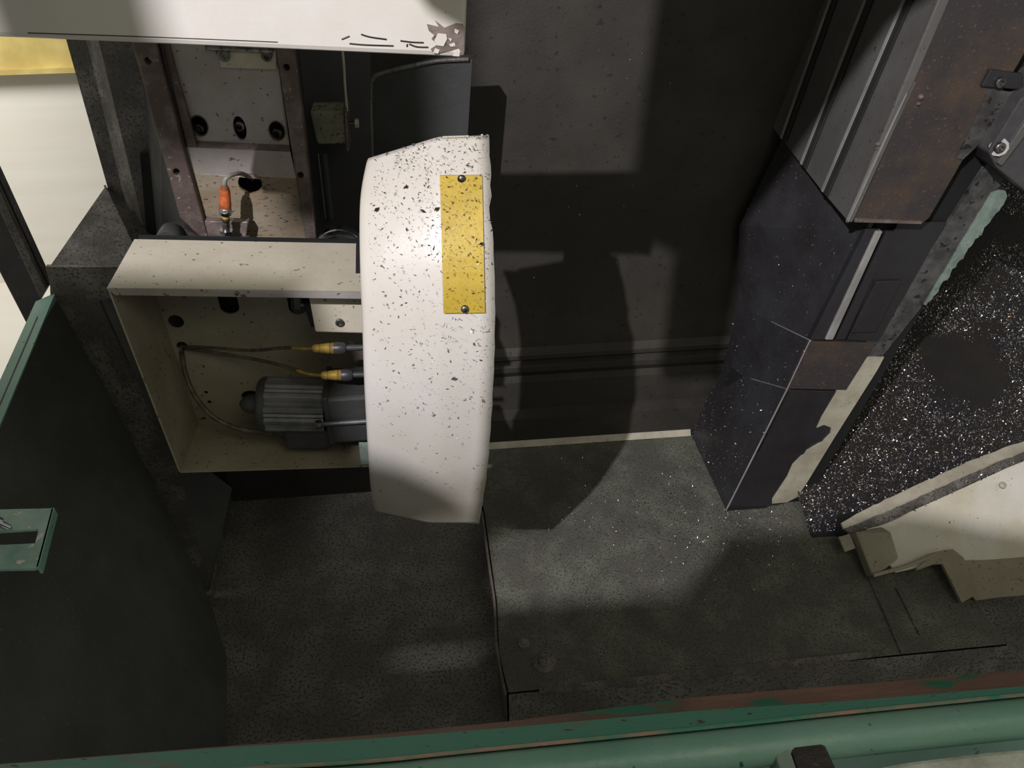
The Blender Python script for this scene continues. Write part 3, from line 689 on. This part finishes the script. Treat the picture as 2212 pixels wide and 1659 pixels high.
# mottled strip and pale paint; the green piece is cut to a shadow edge
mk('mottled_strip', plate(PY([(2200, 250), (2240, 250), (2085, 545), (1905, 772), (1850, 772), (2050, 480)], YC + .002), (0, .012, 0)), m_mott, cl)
def jag(p0, p1, n, amp):
    p0, p1 = V((*p0, 0)), V((*p1, 0)); d = (p1 - p0); nn = V((-d.y, d.x, 0)).normalized(); r = []
    for i in range(n + 1):
        q = p0.lerp(p1, i / n) + nn * random.uniform(-amp, amp) * (0 < i < n); r.append((q.x, q.y))
    return r
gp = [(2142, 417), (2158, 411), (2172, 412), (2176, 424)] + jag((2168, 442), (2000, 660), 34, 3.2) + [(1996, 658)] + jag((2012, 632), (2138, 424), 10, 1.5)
mk('lit_paint_strip', plate(PY(gp, YC - .002), (0, .006, 0)), m_palegr, cl, label='pale green paint, its ragged edge drawn from a shadow edge')
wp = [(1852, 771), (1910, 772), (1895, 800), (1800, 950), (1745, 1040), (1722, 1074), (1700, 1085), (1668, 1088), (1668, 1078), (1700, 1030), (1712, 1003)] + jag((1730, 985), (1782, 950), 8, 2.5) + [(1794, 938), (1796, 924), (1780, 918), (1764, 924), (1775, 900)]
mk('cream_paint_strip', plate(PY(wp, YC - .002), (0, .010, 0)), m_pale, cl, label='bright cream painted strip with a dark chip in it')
mk('strip_back', plate(PY([(1826, 846), (1850, 772), (1900, 776), (1724, 1076), (1655, 1100)], YC + .003), (0, .01, 0)), m_colf, cl)
mk('foot', plate([onY(1568, 1103, YC) + V((0, -.004, 0)), onY(1735, 1103, YC) + V((0, -.004, 0)), onY(1735, 1095, YC) + V((0, -.004, 0)), onY(1572, 1095, YC) + V((0, -.004, 0))], (0, .02, 0)), m_black, cl)

# ---- telescopic way cover
tc = thing('telescopic_cover', 'stepped grey steel telescopic cover hanging over the column, top right', 'machine cover', onY(1835, 480, 1.54))
bpx = [(1832, 478), (1777, 414), (1731, 355), (1688, 299), (1649, 250), (1634, 226)]
tpx = [(2049, 0), (1954, 0), (1870, 0), (1794, 0), (1738, 0), (1700, 0)]
P0 = onY(1832, 478, 1.54)
for i in range(5):
    off = .010 + i * .008
    pp = P0 + NL * off
    b0, b1 = onP(*bpx[i], pp, NL), onP(*bpx[i + 1], pp, NL)
    t0, t1 = onP(*tpx[i], pp, NL), onP(*tpx[i + 1], pp, NL)
    t0 = t0 + (t0 - b0) * .3; t1 = t1 + (t1 - b1) * .3
    b1 = b1 + (b1 - b0) * .12; t1 = t1 + (t1 - t0) * .12
    lf = mk('leaf', plate([b0, b1, t1, t0], -NL * .0095), m_way, tc)
    e = (b1 - b0).normalized(); e2 = (t1 - t0).normalized()
    mk('leaf_lip', plate([b0 - e * .003, b0 + e * .006, t0 + e2 * .006, t0 - e2 * .003], NL * .0022), m_lip, lf)
    if i:
        mk('leaf_strip', plate([b0 - e * .022, b0 - e * .003, t0 - e2 * .003, t0 - e2 * .022], -NL * .004), m_dark, lf)  # dark strip along the front of the leaf lip
# the far dark leaf edge
pp = P0 + NL * .055
fp = [onP(1634, 226, pp, NL), onP(1600, 190, pp, NL), onP(1660, -10, pp, NL), onP(1700, -10, pp, NL)]
mk('rust_face', plate([onY(2062, -45, 1.538), onY(1838, 478, 1.538), onY(1992, 484, 1.538), onY(2008, 470, 1.538), onY(2048, 402, 1.538), onY(2225, 95, 1.538), onY(2300, -45, 1.538)], (0, .03, 0)), m_rust, tc, bevel=.002, label='brown rust stained front face')
mk('corner_bead', plate([onY(2046, -45 , 1.534), onY(1829, 477, 1.534), onY(1846, 477, 1.534), onY(2072, -45, 1.534)], (0, .012, 0)), m_way, tc, bevel=.003)
mk('bottom_fold', plate([onY(1846, 472, 1.532), onY(1992, 479, 1.532), onY(1990, 484, 1.532), onY(1846, 480, 1.532)], (0, .012, 0)), m_peel, tc, label='light worn bottom edge')
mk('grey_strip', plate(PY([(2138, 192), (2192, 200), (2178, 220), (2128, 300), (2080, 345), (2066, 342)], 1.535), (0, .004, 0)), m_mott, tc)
mk('bracket', plate(PY([(2140, 150), (2212, 160), (2212, 195), (2120, 188)], 1.53), (0, .012, 0)), m_colf, tc, bevel=.003)
mk('bracket_bolt', bolt_geo(onY(2160, 178, 1.528), -EY, .010, .006), m_bolt, tc)
# grey lump bolt head and welds on the face
for (x, y, r) in ((1990, 210, .006), (1984, 225, .004), (1897, 312, .005), (1893, 322, .003), (1832, 478, .005)):
    mk('weld_bead', lathe(onY(x, y, 1.535) + V((0, .002, 0)), onY(x, y, 1.535) + V((0, -.005, .002)), [(0, r), (.6, r * .8), (1, r * .3)], 9), m_peel, tc)

# ---- side box at right edge
sx = thing('corner_casting', 'dark grey casting with a bolt at the right edge beside the rust face', 'machine part', onY(2180, 400, 1.50))
mk('block', plate(PY([(2205, 215), (2300, 150), (2300, 480), (2212, 412), (2152, 362), (2136, 330)], 1.50), (0, .10, 0)), mat('cast_grey', '#514f50', '#434142', .5, 12, .5, bump=.2), sx, bevel=.004)
mk('rib', plate(PY([(2212, 268), (2240, 240), (2240, 262), (2165, 360), (2155, 354)], 1.49), (0, .012, 0)), m_way, sx, bevel=.003)
mk('bolt', bolt_geo(onY(2158, 318, 1.498), -EY, .011, .008), m_bolt, sx)
mk('washer', lathe(onY(2158, 318, 1.501), onY(2158, 318, 1.498), [(0, .018), (1, .018)], 10), m_lip, sx)

# ================================================================ CHIP BED
def bed_z(x, y): return max(0.0, .42 * (y - 1.45)) 
ct = mk('chip_tray', plate([V((.935, 1.45, .001)), V((2.3, 1.45, .001)), V((2.3, 2.95, .42 * 1.5 + .001)), V((.935, 2.95, .42 * 1.5 + .001))], (0, 0, -.006)), m_bed, label='sloping dark tray full of metal chips at the right', cat='tray')
mk('rib', plate(PZ([(1796, 1038), (1818, 1034), (1852, 1098), (1834, 1106)], .008), (0, 0, -.006)), m_flange, ct)
def place_bed():
    for _ in range(30):
        x, y = random.uniform(.93, 2.2), random.uniform(1.46, 2.7)
        if x < .62 + (y - 1.5) * .5: continue
        d = noise.noise(V((x * 4.2, y * 4.2, 1.7))) + .5 * noise.noise(V((x * 11, y * 11, 5)))
        front = max(0, 1 - (y - 1.45) / .30)
        if d + front * .55 + .10 + random.uniform(-.18, .18) > 0:
            h = max(0, d + front * .3) * .010
            return V((x, y, bed_z(x, y) + .001 + random.random() * h)), V((random.uniform(-.3, .3), -.39, .92)).normalized()
    return None
mk('tray_chips', scatter(place_bed, 62000, .0056, (.38, .36, .16, .10), .5), CHM, kind='stuff', label='bright curled metal chips heaped on the sloping tray at right', cat='chips')
def place_floor():
    for _ in range(40):
        x, y = random.uniform(.15, 1.0), random.uniform(1.25, 1.9)
        w = math.exp(-((x - .72) ** 2 / .035 + (y - 1.52) ** 2 / .03)) + .35 * math.exp(-((x - .5) ** 2 / .06 + (y - 1.6) ** 2 / .05)) + .02
        if x > .74 + (y - 1.577) * .2 and y > 1.57: continue
        if random.random() < w: return V((x, y, .001)), EZ
    return None
mk('floor_chips', scatter(place_floor, 5000, .0038, (.15, .5, .3, .05), .3), CHM, kind='stuff', label='fine bright chips strewn on the floor around the foot of the black column', cat='chips')
def place_face():
    for _ in range(40):
        i = random.choices(range(4), (5, 2, 1.2, 1.2))[0]; s, t = random.random(), random.random()
        p = fr[i].lerp(fr[i + 1], t).lerp(bk[i].lerp(bk[i + 1], t), s)
        w = (1 - .75 * t) if i == 0 else .35
        if random.random() < w: return p + NL * .001, NL
    return None
mk('column_chips', scatter(place_face, 1500, .0048, (.4, .4, .2, 0), .3), CHM, kind='stuff', label='tiny bright chips clinging to the left face of the black column', cat='chips')
def place_sparse():
    p = onY(random.uniform(1080, 1560), random.uniform(20, 600), YB - .001); return p, -EY
mk('wall_chips', scatter(place_sparse, 90, .005, (.2, .4, .4, 0), .2), CHM, kind='stuff', label='few loose chips stuck on the black back wall', cat='chips')

# ================================================================ WHITE TROUGH COVER, LOWER RIGHT
f0, f1 = onZ(1818, 1134, .10), onZ(2240, 944, .25)
f0b, f1b = onZ(1812, 1122, .115), onZ(2240, 930, .265)
tr = thing('trough_cover', 'dirty white sheet cover with a ragged flange in the lower right corner', 'machine cover', V((1.2, 1.3, 0)))
top_edge = [(1818, 1128), (1900, 1085), (1960, 1056), (2030, 1026), (2090, 998), (2150, 975), (2240, 942)]
low_edge = [(1824, 1144), (1905, 1110), (1965, 1084), (2035, 1052), (2095, 1024), (2155, 1000), (2240, 966)]
zz = [.10 + .15 * i / 6 for i in range(7)]
def strip(up_, lo_, dz, ragged=0):
    vs, fs = [], []
    for i, (p, q) in enumerate(zip(up_, lo_)):
        a, b = onZ(*p, zz[i] + .012), onZ(*q, zz[i] + dz)
        vs += [a, b, b + V((0, .004, -.006)), a + V((0, .004, -.006))]
    for i in range(len(up_) - 1):
        for j in range(4): fs.append((i * 4 + j, i * 4 + (j + 1) % 4, (i + 1) * 4 + (j + 1) % 4, (i + 1) * 4 + j))
    n_ = len(up_) - 1
    fs += [(0, 1, 2, 3), (4 * n_, 4 * n_ + 1, 4 * n_ + 2, 4 * n_ + 3)]
    return vs, fs
def dens(l, k_=5, amp=1.6):
    o = []
    for i in range(len(l) - 1):
        for j in range(k_):
            t = j / k_; o.append((l[i][0] * (1 - t) + l[i + 1][0] * t + random.uniform(-amp, amp), l[i][1] * (1 - t) + l[i + 1][1] * t + random.uniform(-amp, amp)))
    return o + [l[-1]]
te, le = dens(top_edge), dens(low_edge); zz = [.10 + .15 * i / (len(te) - 1) for i in range(len(te))]
mk('flange', strip(te, le, .0), m_pale, tr, label='ragged cream flange')
g_a = le; g_b = dens([(1838, 1152), (1915, 1130), (1975, 1100), (2045, 1070), (2105, 1040), (2165, 1015), (2240, 985)], 5, 1.5)
mk('groove', strip([(x, y - 1) for x, y in g_a], g_b, -.012), m_flange, tr)
s_ = [onZ(1860, 1148, .075), onZ(2045, 1066, .165), onZ(2240, 982, .235), onZ(2260, 1285, .03), onZ(2105, 1290, .02), onZ(2060, 1215, .05), onZ(1985, 1220, .035), onZ(1930, 1236, .03)]
# sheet built as strips so that it stays gently bent
def quads(rows_):
    vs, fs = [], []; n_ = len(rows_[0])
    for r in rows_: vs += r
    m = len(vs); vs = vs + [v + V((0, .003, -.005)) for v in vs]
    for i in range(len(rows_) - 1):
        for j in range(n_ - 1):
            q_ = (i * n_ + j, i * n_ + j + 1, (i + 1) * n_ + j + 1, (i + 1) * n_ + j)
            fs += [q_, tuple(m + t for t in reversed(q_))]
    R = len(rows_)
    rimi = [j for j in range(n_)] + [i * n_ + n_ - 1 for i in range(1, R)] + [(R - 1) * n_ + j for j in range(n_ - 2, -1, -1)] + [i * n_ for i in range(R - 2, 0, -1)]
    for a_, b_ in zip(rimi, rimi[1:] + rimi[:1]): fs.append((a_, b_, m + b_, m + a_))
    return vs, fs
mk('sheet', quads([[onZ(1856, 1150, .075), onZ(1950, 1112, .11), onZ(2045, 1070, .155), onZ(2150, 1022, .20), onZ(2250, 978, .235)],
                   [onZ(1900, 1190, .05), onZ(1975, 1165, .07), onZ(2060, 1140, .09), onZ(2150, 1120, .11), onZ(2250, 1100, .13)],
                   [onZ(1935, 1237, .03), onZ(2000, 1222, .035), onZ(2075, 1212, .045), onZ(2150, 1208, .05), onZ(2250, 1200, .06)]]), mat('dirty_white', '#dedbd3', '#bcb196', .5, 5, .35, speck='#6b655a', sscale=140, sthr=.7, bump=.06, edge=.25), tr, smooth=True)
mk('sheet_skirt', quads([[onZ(2048, 1213, .045), onZ(2150, 1206, .05), onZ(2260, 1198, .06)], [onZ(2108, 1297, .012), onZ(2160, 1290, .015), onZ(2260, 1282, .02)]]), m_cream, tr)
rp = onZ(2166, 1048, .19)
mk('rivet', lathe(rp, rp + V((-.1, -.5, .8)).normalized() * .006, [(0, .009), (.5, .0085), (1, .003)], 14), m_pale, tr, smooth=True)
mk('lug', plate([onZ(1848, 1148, .08), onZ(1905, 1138, .09), onZ(1925, 1150, .09), onZ(1942, 1205, .06), onZ(1915, 1228, .045), onZ(1885, 1243, .04)], (.0, .02, -.03)), m_cream, tr, bevel=.004, label='rounded cream lug at the end')
mk('tab', plate([onZ(1812, 1160, .05), onZ(1836, 1153, .055), onZ(1848, 1184, .045), onZ(1826, 1192, .04)], (0, .004, -.006)), m_pale, tr)
mk('rim', tube([onZ(1886, 1243, .045), onZ(1960, 1222, .055), onZ(2020, 1197, .065)], .005, 8), m_cream, tr, smooth=True)
mk('bracket', plate([onZ(1980, 1228, .05), onZ(2022, 1192, .06), onZ(2058, 1186, .065), onZ(2082, 1205, .06), onZ(2108, 1285, .03), onZ(2078, 1302, .025), onZ(2036, 1218, .05), onZ(2018, 1218, .05), onZ(1982, 1232, .05)], (0, .004, -.008)), m_cream, tr, label='bent cream bracket')
mk('support', plate([V((1.0, 1.42, -.14)), V((1.9, 1.42, -.14)), V((1.9, 1.46, .16)), V((1.0, 1.46, .06))], (0, .01, 0)), m_black, tr)
def place_tr():
    t = random.random(); i = int(t * (len(te) - 2)); p = onZ(*le[i], zz[i] - .004).lerp(onZ(*le[i + 1], zz[i + 1] - .004), random.random())
    return p + V((random.uniform(-.01, .01), random.uniform(-.028, .004), .0)), V((0, -.3, 1)).normalized()
mk('groove_chips', scatter(place_tr, 700, .0055, (.15, .25, .6, 0), .4), CHM, kind='stuff', label='dark and bright chips packed in the groove of the white flange', cat='chips')

# ================================================================ GREEN FRONT SILL
ZS = 1.0
ue = [(-60, 1655), (447, 1615), (800, 1588), (1100, 1558), (1493, 1507), (1850, 1478), (2300, 1440)]
le2 = [(-60, 1700), (447, 1664), (800, 1642), (1000, 1622), (1493, 1573), (1850, 1535), (2300, 1490)]
sl_ = thing('front_sill', 'green painted front sill with rust brown inner lip along the bottom', 'sill', V((0, .33, ZS - .06)))
U_ = [onZ(*p, ZS) for p in ue]; L_ = [onZ(*p, ZS + .004) for p in le2]
def ribbon(ra, rb, t):
    vs, fs = [], []; t = V(t)
    for a_, b_ in zip(ra, rb): vs += [a_, b_, b_ + t, a_ + t]
    for i in range(len(ra) - 1):
        for j in range(4): fs.append((i * 4 + j, i * 4 + (j + 1) % 4, (i + 1) * 4 + (j + 1) % 4, (i + 1) * 4 + j))
    n_ = 4 * (len(ra) - 1); fs += [(0, 1, 2, 3), (n_, n_ + 1, n_ + 2, n_ + 3)]
    return vs, fs
M_ = [a_.lerp(b_, t) for (a_, b_), t in zip(zip(U_, L_), (.02, .05, .15, .25, .45, .62, .7))]
mk('worn_lip', ribbon(U_, M_, (0, 0, -.004)), m_rustlip, sl_, label='rust brown worn inner lip')
mk('green_lip', ribbon(M_, L_, (0, 0, -.004)), m_greend, sl_, label='green top of the lip')
mk('primer_edge', tube([p + V((0, -.001, .0005)) for p in L_], .0016, 6, 3), m_pink, sl_, label='pink primer edge')
# rounded rail in front of it
RO = [p + V((0, -.014, -.012)) for p in L_]
mk('rail', tube(RO, .0155, 20, 4), m_green, sl_, smooth='all', label='rounded green rail')
mk('apron', ribbon([p + V((0, .01, -.012)) for p in L_], [p + V((0, .002, -.12)) for p in L_], (0, -.01, 0)), m_green, sl_)
mk('wall_sheet', ribbon([p + V((0, 0, -.004)) for p in U_], [p + V((0, .0, -.9)) for p in U_], (0, -.006, 0)), m_lwall, sl_)
mk('lower_step', ribbon([p + V((0, -.030, -.035)) for p in L_], [p + V((0, -.20, -.045)) for p in L_], (0, 0, -.01)), m_lwall, sl_)
# clamp blocks on the rail
def clamp(x0, x1, y0, lab):
    p = onZ(x0, 1659, ZS - .01)
    t = thing('clamp_block', lab, 'clamp', p + V((.015, -.02, -.04)))
    a_, b_ = onZ(x0, y0, ZS + .004), onZ(x1, y0 - 6, ZS + .004)
    w_ = (b_ - a_).length
    mk('body', plate([a_, b_, b_ + V((.004, -.05, -.006)), a_ + V((0, -.05, -.006))], (0, 0, -.028)), m_post, t, bevel=.004)
    mk('face', plate([a_ + V((-.012, -.006, -.004)), a_ + V((0, -.001, 0)), a_ + V((0, -.05, -.006)), a_ + V((-.012, -.05, -.008))], (0, 0, -.028)), m_palegr, t, bevel=.002, label='pale scuffed left face')
clamp(1700, 1778, 1598, 'dark clamp block on the green rail near the bottom right corner')
clamp(1182, 1262, 1646, 'dark clamp block on the green rail at the bottom centre')
fo = [onZ(1895, 1655, ZS - .01), onZ(1960, 1643, ZS - .01), onZ(2050, 1632, ZS - .01), onZ(2130, 1622, ZS - .01), onZ(2260, 1612, ZS - .01)]
fo2 = [p + V((.01, -.06, 0)) for p in fo]
mk('foam_strip', ribbon(fo, fo2, (0, 0, -.02)), m_foam, bevel=.004, label='rough white foam strip under the sill in the bottom right corner', cat='foam')

# ---- slotted green bracket at the left
zb = .86
sbk = thing('slotted_bracket', 'pale green slotted bracket with a socket bolt at the left edge', 'bracket', onZ(40, 1160, zb) + V((0, 0, -.004)))
mk('plate', plate(PZ([(-90, 1102), (117, 1097), (84, 1224), (74, 1229), (-90, 1231)], zb), (0, 0, -.004), [PZ([(-60, 1152), (83, 1143), (75, 1173), (-60, 1179)], zb)]), mat('bracket_paint', '#9fb3aa', '#5f8b79', .5, 14, .4, speck='#c7b9bb', sscale=60, sthr=.66, bump=.2, edge=.2), sbk, bevel=.001)
mk('bent_edge', plate([onZ(117, 1097, zb), onZ(84, 1224, zb), onZ(84, 1224, zb) + V((.001, 0, -.012)), onZ(117, 1097, zb) + V((.001, 0, -.012))], (-.003, 0, 0)), m_green, sbk)
bp_ = onZ(20, 1140, zb)
mk('bolt', lathe(bp_, bp_ + V((-.012, -.002, .016)), [(0, .0042), (.6, .0042), (.62, .0070), (1, .0070), (1, .0040), (.85, .0038), (.85, .0004)], 18), m_chrome, sbk)
mk('arm', plate([V((-.80, .70, zb - .004)), onZ(-60, 1110, zb - .004), onZ(-60, 1228, zb - .004), V((-.80, .60, zb - .004))], (0, 0, -.004)), m_green, sbk)
